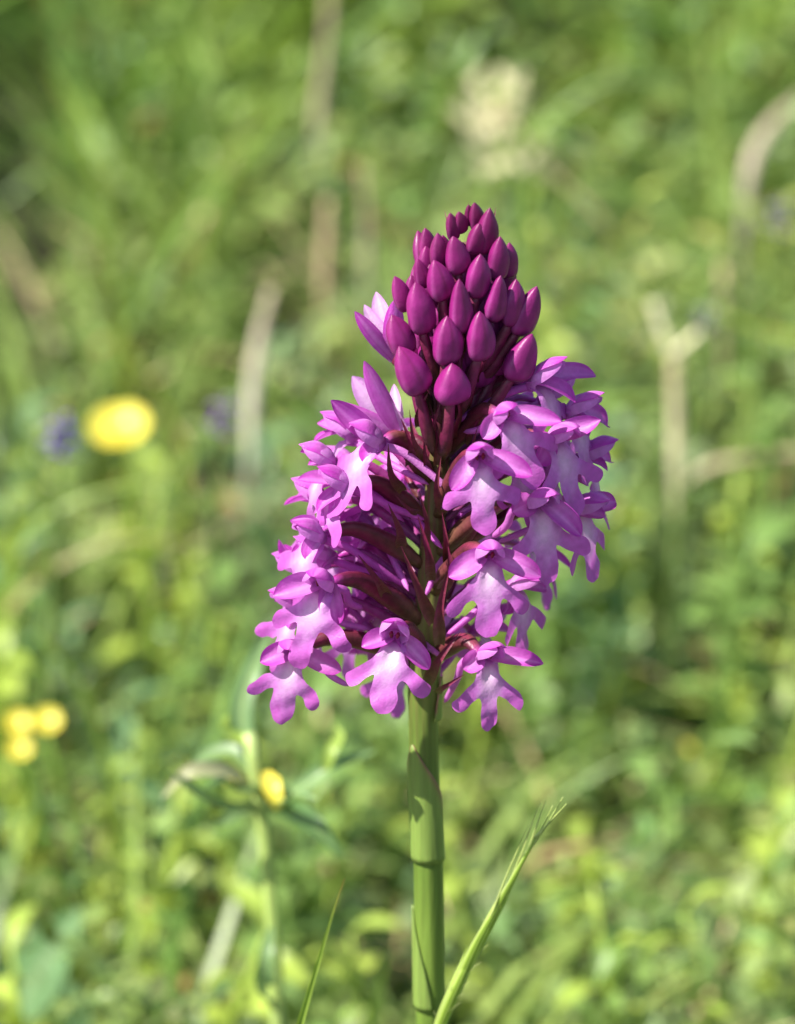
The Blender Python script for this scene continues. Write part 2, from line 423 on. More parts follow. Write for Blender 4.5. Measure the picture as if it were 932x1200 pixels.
    # spur: thin lilac tube from the throat back past the ovary
    e = rr.uniform(-1, 1); L = rr.uniform(8, 11.5) if abs(yaw) > 30 else rr.uniform(5, 7.5)
    axp = W(axis_px(py) + rr.uniform(-25, 25), py); hz = Vector((axp.x - P.x, (axp.y - .0045) - P.y, 0)) if toward > -5 else Vector((axp.x - P.x, axp.y - P.y, 0))
    hz.normalize(); sv = Vector((-hz.y, hz.x, 0)); dn = rr.uniform(-1.1, -.2)
    wp = [P + hz * .0006, P + hz * .003 + Vector((0, 0, -.0008)), P + hz * L * .6 * MM + Vector((0, 0, -.0012 + .002 * dn)) + sv * e * .0006, P + hz * L * MM + Vector((0, 0, -.001 + .006 * dn)) + sv * e * .0022]
    pth = [inv @ (q - O0) for q in wp]
    V, Fs = tube(bez(pth, 14), lambda t: (.00050 - .00014 * t) * s * math.sqrt(max(.02, 1 - t ** 14)), 8)
    sub('spur', V, Fs, [lerp3(C_SEPP, C_SEP, rr.uniform(.2, .8))] * len(V))
    florets.append((P, A)); return f

#        px   py  toward yaw pitch roll scale (sl: sepal angles left/right)
FL = [
 # right hand side, top to bottom
 dict(px=628, py=452, toward=5, yaw=62, pitch=8, roll=0, scale=1.0, at=505, sp=((674, 472), (698, 440, 0))),
 dict(px=592, py=492, toward=11, yaw=22, pitch=-4, roll=-22, scale=.95, at=530, sp=((566, 514), (658, 494))),
 dict(px=668, py=486, toward=2, yaw=62, pitch=-2, scale=.98, at=545, sp=((690, 512), (712, 500, -2))),
 dict(px=562, py=541, toward=14, yaw=6, pitch=-4, roll=-4, scale=1.0, at=600, sp=((529, 574), (624, 557))),
 dict(px=650, py=518, toward=8, yaw=38, pitch=-6, roll=-8, scale=1.0, at=575, sp=((630, 545), (704, 492))),
 dict(px=684, py=540, toward=-1, yaw=80, pitch=0, scale=.95, at=595, sp=((712, 552), (716, 542, -4))),
 dict(px=630, py=594, toward=10, yaw=20, pitch=-8, roll=-2, scale=1.08, at=645, sp=((600, 600), (681, 628))),
 dict(px=676, py=600, toward=3, yaw=55, pitch=-8, roll=-5, scale=1.0, at=650, sp=((709, 606), (722, 588, 1))),
 dict(px=572, py=656, toward=14, yaw=5, pitch=-4, roll=2, scale=1.02, at=690, sp=((526, 676), (634, 676))),
 dict(px=602, py=690, toward=2, yaw=55, pitch=-8, roll=0, scale=.95, at=725, sp=((590, 720), (640, 690, 0))),
 dict(px=568, py=774, toward=9, yaw=24, pitch=-2, roll=4, scale=.95, at=770, sp=((543, 784), (637, 778))),
 dict(px=560, py=740, toward=-7, yaw=115, pitch=-4, scale=.95, at=770),
 # left hand side
 dict(px=440, py=522, toward=5, yaw=-52, pitch=6, roll=16, scale=1.08, at=560, sp=((388, 469), (428, 545))),
 dict(px=412, py=516, toward=-3, yaw=-88, pitch=10, roll=0, scale=.98, at=570, sp=((368, 518), (372, 496, -4))),
 dict(px=404, py=574, toward=4, yaw=-60, pitch=6, roll=14, scale=1.0, at=610, sp=((349, 562), (372, 600))),
 dict(px=378, py=592, toward=-4, yaw=-92, pitch=8, scale=.95, at=640, sp=((333, 592), (346, 584, -6))),
 dict(px=372, py=632, toward=5, yaw=-48, pitch=0, roll=12, scale=1.0, at=660, sp=((340, 610), (364, 660))),
 dict(px=358, py=672, toward=-3, yaw=-78, pitch=0, roll=5, scale=.95, at=700, sp=((327, 632), (330, 640, -5))),
 dict(px=378, py=690, toward=10, yaw=-22, pitch=-2, roll=14, scale=1.08, at=725, sp=((321, 698), (395, 732))),
 dict(px=346, py=768, toward=7, yaw=-18, pitch=-8, roll=10, scale=1.0, at=770, sp=((305, 776), (400, 786))),
 dict(px=462, py=752, toward=13, yaw=-6, pitch=8, roll=8, scale=1.03, at=770, sp=((424, 758), (503, 784))),
 # round the back of the spike
 dict(px=432, py=640, toward=-12, yaw=-150, pitch=0, scale=1.0, at=690),
 dict(px=424, py=730, toward=-10, yaw=-135, pitch=-6, scale=1.0, at=770),
 dict(px=470, py=560, toward=-14, yaw=-165, pitch=5, scale=1.0, at=610),
 dict(px=560, py=580, toward=-14, yaw=160, pitch=5, scale=1.0, at=640),
 dict(px=620, py=640, toward=-10, yaw=125, pitch=-4, scale=1.0, at=690),
 dict(px=512, py=500, toward=-11, yaw=-175, pitch=15, scale=.95, at=540),
 dict(px=600, py=500, toward=-11, yaw=140, pitch=8, scale=.95, at=550),
 dict(px=500, py=700, toward=-14, yaw=175, pitch=-5, scale=1.0, at=745),
 dict(px=470, py=775, toward=-10, yaw=-165, pitch=-5, scale=.9, at=800),
 dict(px=418, py=560, toward=-7, yaw=-112, pitch=4, scale=1.0, at=615),
 dict(px=408, py=645, toward=-8, yaw=-118, pitch=0, scale=1.0, at=700),
 dict(px=452, py=665, toward=-12, yaw=-150, pitch=-4, scale=1.0, at=715),
 dict(px=392, py=712, toward=-5, yaw=-105, pitch=-4, scale=1.0, at=750),
 dict(px=388, py=548, toward=1, yaw=-74, pitch=6, roll=6, scale=.98, at=600, sp=((352, 530), (361, 545))),
 dict(px=352, py=712, toward=2, yaw=-58, pitch=-4, roll=6, scale=1.0, at=745, sp=((322, 705), (338, 736))),
 dict(px=384, py=655, toward=1, yaw=-66, pitch=0, roll=4, scale=1.0, at=700, sp=((342, 648), (372, 676))),
 dict(px=640, py=560, toward=2, yaw=66, pitch=-4, scale=.98, at=610, sp=((672, 552), (690, 570))),
 dict(px=600, py=540, toward=4, yaw=48, pitch=-2, scale=.95, at=585),
 dict(px=640, py=470, toward=-5, yaw=100, pitch=6, scale=.95, at=530),
 dict(px=446, py=575, toward=-3, yaw=-105, pitch=8, scale=.92, at=620),
 dict(px=436, py=628, toward=-3, yaw=-100, pitch=4, scale=.92, at=675),
 dict(px=452, py=716, toward=-4, yaw=-115, pitch=0, scale=.9, at=755),
 dict(px=545, py=610, toward=-4, yaw=110, pitch=0, scale=.9, at=655),
 # small closed ovaries seen in the gap, florets turned away from the camera
 dict(px=448, py=600, toward=-6, yaw=-125, pitch=4, scale=.95, at=650),
 dict(px=440, py=690, toward=-5, yaw=-118, pitch=0, scale=.95, at=735),
]
for d in FL: floret(**d)

# two half-open flowers on the upper left: petals fan up and out
def half_open(bx, by, tips, at):
    A = axis_pt(at); b = W(bx, by, -2); rr = random.Random(bx)
    V, Fs = tube(bez([A, A.lerp(b, .5) + Vector((0, 0, .0006)), b], 12), lambda t: .0006 + .0004 * math.sin(math.pi * t), 10, ribs=3, ribamp=.1)
    f = part('floret', V, Fs, [lerp3(MAROON_D, MAROON, (i % 7) / 7) for i in range(len(V))], M_dark)
    for tx, ty, wd, pale, td in tips:
        e = W(tx, ty, -2 + td); o_ = b.lerp(e, -.04); dv = e - o_; bow = Vector((0, -1, .2)) * dv.length * .06
        c0, c1 = (C_WHITE, C_PALE) if pale else (C_SEPP, C_SEP)
        V, Fs, cols = petal_strip([(q - O0) * 1000 for q in (o_, o_ + dv * .35 + bow, o_ + dv * .72 + bow, e)], wd * .05, (.3 * td, -1, .2), -.35 if td > 0 else .35, rr, c0, c1, 1.4)
        obj('petal' if pale else 'sepal', mesh_of('petal', V, Fs, cols), M_petal, f)
half_open(462, 420, [(416, 365, 20, False, 2), (427, 357, 20, True, 0), (441, 342, 26, True, -1), (464, 350, 26, False, 1)], 470)
half_open(470, 508, [(427, 423, 26, False, 2), (413, 441, 34, True, 0), (462, 450, 18, True, -2), (388, 470, 22, False, 3)], 545)

# ---- buds: (base, tip, width) measured in a 3.585x enlargement of the region at (400, 220)
BUDS = [((570,170),(560,62),60),((470,210),(458,105),58),((600,260),(625,85),78),((560,262),(580,150),80),((410,330),(405,190),74),
 ((490,345),(470,205),95),((650,370),(668,205),82),((708,365),(706,230),66),((345,410),(320,298),74),((425,455),(390,305),112),
 ((565,445),(585,280),106),((268,505),(225,372),84),((340,592),(312,398),126),((500,592),(495,385),102),((635,545),(670,370),100),
 ((712,565),(735,385),98),((745,600),(822,415),112),((262,690),(213,535),122),((440,722),(445,540),132),((578,705),(582,520),120),
 ((722,788),(802,615),128),((322,845),(243,668),146),((463,890),(465,738),138),((505,180),(495,100),52),((540,150),(535,72),42)]
def cone_r(py): return float(np.interp(py, [240, 270, 330, 400, 460], [28, 52, 84, 100, 104]))   # silhouette half width, px
def bud(bx, by, tx, ty, wpx, back=False, seed=0, deep=1.0):
    rr = random.Random(seed)
    rad = cone_r(by); ax = axis_px(by); s = max(-.93, min(.93, (bx - ax) / rad)); cosv = math.sqrt(1 - s * s)
    dep = rad * .1 * cosv * deep * (-1 if back else 1)             # mm toward the camera
    bx += (bx - tx) * .08; by += (by - ty) * .07; wpx *= (.97 if by > 330 else 1.06) * rr.uniform(.94, 1.05); lump = [rr.uniform(-.05, .05) for _ in range(4)]
    b = W(bx, by, dep * .88); t = W(tx, ty, dep * .88 + (1.2 * cosv * (-1 if back else 1)))
    ln = (t - b).length * 1.03; hw = wpx * .5 * 1e-4; n, sg = 18, 24
    path = [b.lerp(t, i / (n - 1)) for i in range(n)]
    V, Fs, cols = [], [], []; ph = rr.uniform(-.5, .5)
    for i, (p, tt, sd_, nn) in enumerate(frames(path, Vector((0, -1, 0)))):
        u = i / (n - 1)
        prof = max(0, 1 - ((u - .36) / .645) ** 1.9) ** .80 if u > .36 else max(0, 1 - ((.36 - u) / .40) ** 3.0) ** .5
        if i == n - 1: prof = .05
        for k in range(sg):
            a = 2 * math.pi * k / sg + ph
            keel = 1 + .085 * math.cos(3 * a) + .035 * math.cos(6 * a) - .05 * max(0, math.cos(3 * a + math.pi)) ** 8
            keel += lump[0] * math.sin(a + 5 * u) + lump[1] * math.sin(2 * a - 4 * u) + lump[2] * math.sin(7 * u) + .012 * math.sin(9 * a + 3 * u)
            r = hw * prof * keel
            V.append(p + sd_ * (math.cos(a) * r) + nn * (math.sin(a) * r * .92))
            mid = max(0, math.cos(3 * a)) ** 10
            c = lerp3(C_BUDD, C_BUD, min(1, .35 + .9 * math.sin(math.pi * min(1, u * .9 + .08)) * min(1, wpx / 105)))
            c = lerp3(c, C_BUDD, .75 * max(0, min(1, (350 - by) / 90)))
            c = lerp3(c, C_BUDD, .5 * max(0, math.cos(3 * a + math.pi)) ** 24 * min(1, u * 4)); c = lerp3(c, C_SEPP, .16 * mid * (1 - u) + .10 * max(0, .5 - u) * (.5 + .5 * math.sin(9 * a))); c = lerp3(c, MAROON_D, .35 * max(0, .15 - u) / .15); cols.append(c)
    for i in range(n - 1):
        for k in range(sg):
            p, q = i * sg + k, i * sg + (k + 1) % sg; Fs.append((p, q, q + sg, p + sg))
    V.append(path[0]); V.append(path[-1] + (t - b).normalized() * ln * .012); cols += [cols[0], cols[-1]]
    c0, c1 = len(V) - 2, len(V) - 1
    Fs += [(c0, (k + 1) % sg, k) for k in range(sg)] + [(c1, (n - 1) * sg + k, (n - 1) * sg + (k + 1) % sg) for k in range(sg)]
    o = part('bud', V, Fs, cols, M_bud)
    # its slender ovary back to the axis
    if wpx > 26:
        A = axis_pt(min(by + 40 + wpx * 1.1, 535)) + Vector((0, -.0012 * cosv * (1 if not back else -1), 0)); m = A.lerp(b, .55) + Vector((0, -.0016 * cosv * (1 if not back else -1), -.0010))
        V, Fs = tube(bez([A, m, b.lerp(t, .06)], 12), lambda u: .00050 + .00030 * math.sin(math.pi * u), 10, ribs=3, ribamp=.1)
        V = [v - O0 for v in V]
        cs = [lerp3(lerp3(MAROON_D, GREEN_D, .25 + .25 * math.sin(i * .7)), lerp3(MAROON, C_BUD, .15), (i / len(V)) ** 2) for i in range(len(V))]
        obj('ovary', mesh_of('ovary', V, Fs, cs), M_dark, o)
    return o
zc = lambda p: (p[0] / 3.585 + 400, p[1] / 3.585 + 220)
for i, (b, t, wd) in enumerate(BUDS):
    (bx, by), (tx, ty) = zc(b), zc(t); bud(bx, by, tx, ty, wd / 3.585, seed=i)
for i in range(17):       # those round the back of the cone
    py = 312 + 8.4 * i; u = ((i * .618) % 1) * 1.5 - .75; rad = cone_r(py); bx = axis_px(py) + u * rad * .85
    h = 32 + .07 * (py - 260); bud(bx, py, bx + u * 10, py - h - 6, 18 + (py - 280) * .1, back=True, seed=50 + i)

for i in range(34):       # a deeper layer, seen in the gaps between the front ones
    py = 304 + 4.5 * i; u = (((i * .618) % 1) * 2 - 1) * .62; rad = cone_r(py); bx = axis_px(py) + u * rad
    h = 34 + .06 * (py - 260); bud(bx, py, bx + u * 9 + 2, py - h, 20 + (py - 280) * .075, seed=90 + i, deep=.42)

# ---- bracts: narrow dark pointed leaves along the axis
def bract(px, py, tx, ty, toward, tt, wpx, c=MAROON, seed=0):
    a = W(px, py, toward); t = W(tx, ty, tt); m = a.lerp(t, .5) + Vector((.0007 * math.sin(seed * 2.3), -.0012, 0))
    P = bez([a, m, t], 14); wv = wpx * .30e-4
    V, Fs, T = ribbon(P, lambda u: wv * max(.04, (.75 + .25 * math.sin(math.pi * min(1, u * 2))) * (1 - u ** 2.2)), Vector((.05, -1, .1)), .55, 4)
    part('bract', V, Fs, [lerp3(lerp3(lerp3(GREEN_D, c, .45 + .55 * min(1, 2 * u)), srgb(126, 92, 62)[:3], .3 * (seed % 3) * .5 * abs(x)), MAROON_D, .4 * u) for u, x in T], M_dark)
BR = [(490,600,463,580,4,9,16),(498,640,492,578,3,8,18),(520,600,517,535,3,6,20),(505,680,490,605,5,8,22),(524,660,518,600,4,7,18),
      (472,575,455,520,3,8,22),(480,545,470,490,3,6,20),(505,560,498,500,3,6,18),(530,520,545,470,3,7,18),(518,690,525,640,6,8,26),
      (515,755,528,660,6,9,26),(508,730,470,640,5,10,26),(455,700,420,650,4,9,24),(500,800,540,740,5,7,26),(470,640,455,590,3,9,24),
      (545,480,560,440,4,8,14),(500,470,488,420,4,9,16),(515,450,512,405,5,9,14),(556,450,575,415,4,9,13),(540,420,545,375,6,9,13),
      (483,800,440,770,4,9,18),(510,810,545,790,5,9,18),(535,560,560,500,4,9,16),(540,640,575,580,4,9,16),(490,500,505,455,5,9,13),(512,545,503,470,4,7,16),(525,530,533,465,4,7,15),(508,520,520,460,5,8,13),(535,500,528,448,5,8,12),(498,540,480,480,4,8,15),(545,520,570,470,3,8,14)]
for i, b in enumerate(BR): bract(*b, seed=i)
for i in range(14):
    py = 470 + i * 25; s = -1 if i % 2 else 1; ax = axis_px(py)
    bract(ax + s * 8, py, ax + s * (35 + 4 * (i % 3)), py - 55, -4, -9, 18)
for px, py, tx, ty in [(530,280,521,246),(549,262,549,237),(515,310,503,283),(576,270,581,243)]:
    bract(px, py, tx, ty, 2, 2, 6)

# ------------------------------------------------------------------ in-focus grasses beside the orchid
def px_path(pts, n): return bez([W(*p) for p in pts], n)
def down_to_ground(p, dx=0, dy=0):
    x, y = p.x + dx, p.y + dy; return Vector((x, y, gz(x, y) - .003))
def leaf_cols(T, a, b): return [lerp3(a, b, min(1, max(0, .5 + .35 * math.sin(9 * t) * .3 + .4 * x * x - .3 * math.exp(-(x / .2) ** 2)))) for t, x in T]

def build_blade():
    tip = [W(350, 1205, 3), W(372, 1130, 3), (W(390, 1070, 3)), W(404, 1029, 2)]
    b = down_to_ground(tip[0], -.012, .01)
    P = bez([b, b.lerp(tip[0], .55) + Vector((-.004, 0, 0))] + tip, 40)
    V, Fs, T = ribbon(P, lambda t: .00072 * max(.04, 1 - max(0, (t - .80) / .20) ** 1.3), Vector((.25, -1, 0)), .35, 4)
    G1, G2, RD = srgb(120, 150, 50)[:3], srgb(165, 190, 80)[:3], srgb(150, 95, 60)[:3]
    cols = [lerp3(lerp3(G1, G2, abs(x)), RD, max(0, (t - .97) / .03) * .9) for t, x in T]
    r = thing('grass_plant', b, 'slim sharp green grass blade with reddish tip rising beside the orchid stem', 'grass')
    obj('blade', mesh_of('blade', [v - b for v in V], Fs, cols), M_leaf, r)
    V, Fs = tube([b + Vector((0, 0, -.004)), b + Vector((.001, 0, .012)), b.lerp(P[8], .9)], lambda t: .0011 - .0004 * t, 8)
    obj('sheath', mesh_of('sheath', [v - b for v in V], Fs, [G1] * len(V)), M_stem, r)
build_blade()

def build_ear():
    ctl = [(512, 1215), (540, 1150), (575, 1080), (608, 1020), (632, 975)]
    base = W(512, 1215, 5); b = down_to_ground(base, -.004, .018)
    r = thing('grass_ear', b, 'slender green grass ear with long fine awns leaning beside the orchid stem', 'grass')
    G1, G2, G3 = srgb(120, 152, 46)[:3], srgb(176, 198, 92)[:3], srgb(196, 204, 140)[:3]
    def add(name, V, Fs, cols, m=M_leaf): obj(name, mesh_of(name, [v - b for v in V], Fs, cols), m, r)
    V, Fs = tube(bez([b, b.lerp(base, .5) + Vector((-.004, 0, 0)), base, W(530, 1172, 5)], 26), lambda t: .0008 - .0002 * t, 8)
    add('stalk', V, Fs, [G1] * len(V), M_stem)
    # overlapping lemmas, each a pointed boat, each with an awn
    rr = random.Random(5)
    spec = [((512,1206),(530,1160),(548,1108),12,0),((516,1204),(540,1150),(572,1078),15,.6),((514,1204),(548,1130),(590,1052),15,-.3),
            ((530,1176),(562,1102),(600,1034),15,.8),((548,1138),(580,1068),(612,1008),13,.2),((556,1120),(590,1052),(622,990),11,-.6),((570,1090),(604,1026),(640,960),8,.7),((540,1150),(590,1056),(634,966),10,.3)]
    for a, m, t, wd, off in spec:
        P = bez([W(*a, 5 + off), W(*m, 5.8 + off), W(*t, 5 + off)], 18); wv = wd * .52e-4
        V, Fs, T = ribbon(P, lambda u: wv * max(.03, math.sin(math.pi * (.12 + .88 * u) ** .62) ** 1.0), Vector((.3 * off, -1, .1)), -.5, 6)
        cols = [lerp3(lerp3(G1, G2, .5 + .5 * math.cos(x * 9)), G3, max(0, abs(x) - .8) * 3) for u, x in T]
        add('lemma', V, Fs, cols)
    for (ax_, ay, tx, ty) in [(588,1056,630,950),(600,1034,648,944),(610,1012,660,934),(620,994,640,938),(626,982,664,942),(575,1075,622,962),(604,1020,634,940)]:
        o = rr.uniform(-1, 1.5)
        V, Fs = tube(bez([W(ax_, ay, 5 + o), W((ax_ + tx) / 2 + rr.uniform(-2, 2), (ay + ty) / 2, 5 + o), W(tx, ty, 5 + 2 * o)], 14), lambda t: .00013 - .00009 * t, 6)
        add('awn', V, Fs, [lerp3(G2, G3, .6)] * len(V))
    for i in range(14):      # fine hairs
        t = rr.random(); p = Vector((516 + 104 * t, 1198 - 200 * t, 0)); s = rr.choice((-1, 1))
        a = W(p.x + s * 3, p.y, 6); e = W(p.x + s * rr.uniform(9, 14) + 4, p.y - rr.uniform(6, 14), 6.5)
        V, Fs = tube([a, e], .00002, 4); add('hair', V, Fs, [G3] * len(V))
build_ear()

# ------------------------------------------------------------------ leafy forb just behind, left of the stem
def build_forb():
    Y = -78     # mm behind the orchid plane
    top = W(306, 945, Y); p1 = W(318, 1060, Y); p2 = W(326, 1200, Y); b = down_to_ground(p2, .004, .0)
    r = thing('meadow_forb', b, 'leafy green forb with pale stem and narrow spreading leaves standing left of the orchid', 'plant')
    GP, GB, GD, GY, PK = srgb(166, 182, 118)[:3], srgb(112, 142, 92)[:3], srgb(84, 116, 66)[:3], srgb(150, 174, 76)[:3], srgb(160, 158, 124)[:3]
    def add(name, V, Fs, cols, m=M_leaf): return obj(name, mesh_of(name, [v - b for v in V], Fs, cols), m, r)
    V, Fs = tube(bez([b, p2, p1, top, W(300, 905, Y), W(292, 860, Y)], 40), lambda t: .00165 - .0007 * t, 12, flat=.85)
    add('stem', V, Fs, [lerp3(GP, GY, .3 + .3 * math.sin(i * .02)) for i in range(len(V))], M_stem)
    LV = [([(292,890,Y),(283,830,Y-3),(296,785,Y-6),(316,740,Y-14)],28,GB),([(303,935,Y),(262,905,Y+6),(225,905,Y+8),(190,935,Y+6)],26,PK),
          ([(305,948,Y),(262,946,Y+8),(232,930,Y+12),(200,905,Y+14)],24,GB),([(310,948,Y),(345,955,Y+8),(372,972,Y+12),(400,1004,Y+14)],36,GD),
          ([(310,940,Y),(350,925,Y+4),(385,900,Y+4),(440,880,Y)],22,GB),([(296,905,Y),(268,880,Y-4),(240,885,Y-4),(222,910,Y)],20,GB),
          ([(380,905,Y+4),(388,880,Y+4),(398,862,Y+2),(392,850,Y)],16,GY),([(318,1185,Y),(310,1150,Y+6),(312,1120,Y+6),(318,1085,Y+2)],26,GB),
          ([(300,920,Y),(275,925,Y+12),(255,915,Y+16),(240,925,Y+18)],22,GD),([(288,870,Y),(274,862,Y),(262,850,Y),(266,838,Y)],16,GY),
          ([(312,935,Y),(338,940,Y+12),(352,930,Y+16),(372,938,Y+18)],18,GB),([(300,950,Y),(275,955,Y+10),(258,965,Y+14),(246,962,Y+16)],20,GB)]
    for i, (pts, wd, c) in enumerate(LV):
        P = bez([W(*q) for q in pts], 18); wv = wd * .57e-4
        V, Fs, T = ribbon(P, lambda u: wv * max(.05, math.sin(math.pi * (.08 + .9 * u) ** .8) ** .7), Vector((.1, -.55, .85)), .35, 6, .06, i)
        add('leaf', V, Fs, [lerp3(c, lerp3(c, GP, .45), math.exp(-(x / .18) ** 2)) for u, x in T])
    YE = srgb(232, 214, 76)[:3]
    for pts, wd in [([(309,905,Y),(318,925,Y+5),(326,948,Y+6)],26),([(262,912,Y),(272,916,Y+5),(284,920,Y+4)],12)]:
        P = bez([W(*q) for q in pts], 10); wv = wd * .57e-4
        V, Fs, T = ribbon(P, lambda u: wv * max(.1, math.sin(math.pi * (.1 + .85 * u)) ** .6), Vector((.3, -1, .3)), .5, 4)
        add('flower', V, Fs, [YE] * len(V), M_flower)
build_forb()

# ------------------------------------------------------------------ background things picked out one by one
def buttercup(px, py, h, size, label, group=None, tilt=(0.5, -.35), name='buttercup'):
    p = G(px, py, h); b = down_to_ground(p, .006, .012)
    r = thing(name, b, label, 'flower', group)
    rr = random.Random(int(px)); YE = srgb(232, 218, 84)[:3]; YD = srgb(230, 212, 72)[:3]; GS = srgb(120, 150, 60)[:3]
    V, Fs = tube(bez([b, b.lerp(p, .5) + Vector((.004, 0, 0)), p], 14), .0007, 7)
    obj('stem', mesh_of('stem', [v - b for v in V], Fs, [GS] * len(V)), M_stem, r)
    Rm = Euler((tilt[0], tilt[1], 0)).to_matrix()
    for k in range(5):
        a = 2 * math.pi * k / 5 + .3; d = Vector((math.cos(a), math.sin(a), 0))
        P = bez([Rm @ (d * .06 * size), Rm @ (d * .30 * size + Vector((0, 0, .08 * size))), Rm @ (d * .56 * size + Vector((0, 0, .26 * size)))], 8)
        V, Fs, T = ribbon(P, lambda u: size * .36 * (.25 + .75 * math.sin(math.pi * min(1, .05 + .72 * u)) ** .8), Rm @ (Vector((0, 0, 1)) - d * .4), .25, 6)
        obj('petal', mesh_of('petal', [v + p - b for v in V], Fs, [lerp3(YD, YE, min(1, .3 + u)) for u, x in T]), M_flower, r)
    V, Fs = tube([Rm @ Vector((0, 0, -.02 * size)), Rm @ Vector((0, 0, .10 * size)), Rm @ Vector((0, 0, .2 * size))], lambda t: size * (.16 - .1 * t * t), 10)
    obj('centre', mesh_of('centre', [v + p - b for v in V], Fs, [YD] * len(V)), M_flower, r)
buttercup(141, 510, .10, .0108, 'wide open yellow buttercup between small purple blooms', tilt=(.45, -.1))
YL = [(54, 848, .085, .0046, 'small round yellow flower beside a pair of paler yellow ones'), (20, 850, .08, .0042, 'pale yellow flower, upper one of a close pair'),
      (22, 880, .078, .0040, 'golden yellow flower, lower one of a close pair'), (806, 880, .030, .0024, 'tiny orange yellow flower sunk in pale green leaves right of the orchid')]
for px, py, h, s, lab in YL: buttercup(px, py, h, s, lab, name='yellow_flower', tilt=(.6, .1))

def purple_head(px, py, h, size, label, c=srgb(112, 72, 178)[:3]):
    p = G(px, py, h); b = down_to_ground(p, -.004, .01); r = thing('purple_flower', b, label, 'flower')
    rr = random.Random(int(px + py)); GS = srgb(100, 120, 60)[:3]
    V, Fs = tube(bez([b, b.lerp(p, .5) + Vector((-.003, 0, 0)), p + Vector((0, 0, size))], 12), .0006, 6)
    obj('stem', mesh_of('stem', [v - b for v in V], Fs, [GS] * len(V)), M_stem, r)
    for k in range(12):
        a = k * 2.4; z = (k / 12 - .4) * size * 1.3; d = Vector((math.cos(a), math.sin(a), .3))
        o = p + Vector((0, 0, z)); P = bez([o, o + d * size * .35, o + d * size * .6 + Vector((0, 0, -.1 * size))], 6)
        V, Fs, T = ribbon(P, lambda u: size * .2 * math.sin(math.pi * (.15 + .8 * u)), Vector((0, 0, 1)), .3, 4)
        obj('petal', mesh_of('petal', [v - b for v in V], Fs, [lerp3(c, srgb(150, 120, 190)[:3], rr.random() * .5)] * len(V)), M_flower, r)
purple_head(72, 520, .13, .0060, 'small violet flower head next to the big yellow buttercup')
purple_head(262, 496, .13, .0056, 'small dusky purple flower head at the foot of a pale dry stalk', srgb(124, 74, 150)[:3])
purple_head(912, 262, .13, .0055, 'greyish mauve flower head below a bent dry stem', srgb(122, 104, 146)[:3])
purple_head(826, 378, .12, .0040, 'faint mauve flower head beside a forked dry stalk', srgb(130, 110, 140)[:3])

# dry stalks and seed heads: (pixel path with height at each point), width px
def dry(name, pts, wd, label, c=(196, 180, 148), forks=(), h0=.10, taper=.5, cat='dry stalk'):
    Pw = []; q0 = G(pts[0][0], pts[0][1], pts[0][2])
    # all points lie near the first one's distance: the stalk stands or leans there
    yb = q0.y
    def at(px, py, dy=0.0):
        d = ray(px, py); t = (yb + dy - CAM.y) / d.y; return CAM + d * t
    P = [q0] + [at(p[0], p[1], p[2]) for p in pts[1:]]
    b = down_to_ground(P[0]); r = thing(name, b, label, cat)
    sc_ = (P[0] - CAM).length / FPX
    path = bez([b] + P if (P[0] - b).length > .004 else P, 34)
    tot = sum((path[i + 1] - path[i]).length for i in range(33)); low = (P[0] - b).length / tot if (P[0] - b).length > .004 else 0
    def rad(t):
        k = min(1, max(0, (t - low * .75) / max(.02, low * .3))) if low else 1
        return wd * .38 * sc_ * (.3 + .7 * k) * (1 - taper * t) * (1 + .10 * math.sin(t * 23 + wd)) * (1 if t < .95 else .75)
    V, Fs = tube(path, rad, 9, flat=.7)
    flags = [min(1, max(0, ((i // 9) / 33 - low * .8) / max(.02, low * .25))) if low else 1 for i in range(len(V))]
    cc = srgb(*c)[:3]; rr = random.Random(int(pts[0][0]))
    obj('stalk', mesh_of('stalk', [v - b for v in V], Fs, [lerp3(srgb(96, 112, 58)[:3], lerp3(cc, srgb(170, 150, 116)[:3], .4 + .4 * math.sin(i * .021 + 1)), flags[i]) for i in range(len(V))]), M_dry, r)
    for f in forks:
        P2 = [at(p[0], p[1], p[2] if len(p) > 2 else 0) for p in f[1]]
        V, Fs = tube(bez(P2, 14), lambda t: f[0] * .36 * sc_ * (1 - .3 * t), 8)
        obj('branch', mesh_of('branch', [v - b for v in V], Fs, [cc] * len(V)), M_dry, r)
    return r, b, at, sc_
dry('dry_stalk', [(294, 515, .085), (298, 440, 0), (306, 390, 0), (318, 340, 0)], 20, 'pale whitish dry stalk standing left of the orchid buds', (232, 224, 208), taper=0)
dry('forked_dry_stalk', [(793, 548, .08), (792, 470, 0), (790, 415, 0)], 22, 'pale forked dry stalk shaped like a Y right of the orchid', (232, 224, 184),
    forks=((16, [(790, 420), (778, 390), (765, 355)]), (13, [(790, 415), (810, 398), (832, 380)])), taper=0)
dry('bent_dry_stem', [(874, 248, .10), (878, 205, .0), (894, 160, .01), (940, 112, .02)], 20, 'grey white bent dry stem leaning over the grass', (186, 176, 160), taper=0)
dry('dry_stalk', [(380, 330, .085), (383, 275, 0), (384, 235, 0)], 18, 'short beige dry stalk behind the orchid top', (216, 186, 154), taper=.1)
dry('dry_stalk', [(372, 150, .09), (378, 90, 0), (386, 20, 0), (388, -40, 0)], 16, 'tall brownish grey dry stalk above a dark gap in the grass', (178, 166, 140), taper=0)
dry('dry_stalk', [(430, 330, .08), (430, 250, 0), (424, 195, 0)], 15, 'thin greyish dry stalk close beside the orchid tip', (176, 172, 140), taper=.2)
dry('fallen_straw', [(836, 546, .07), (880, 536, 0), (960, 530, .0)], 15, 'pale fallen straw lying level beside the forked dry stalk', (190, 176, 146), taper=0)
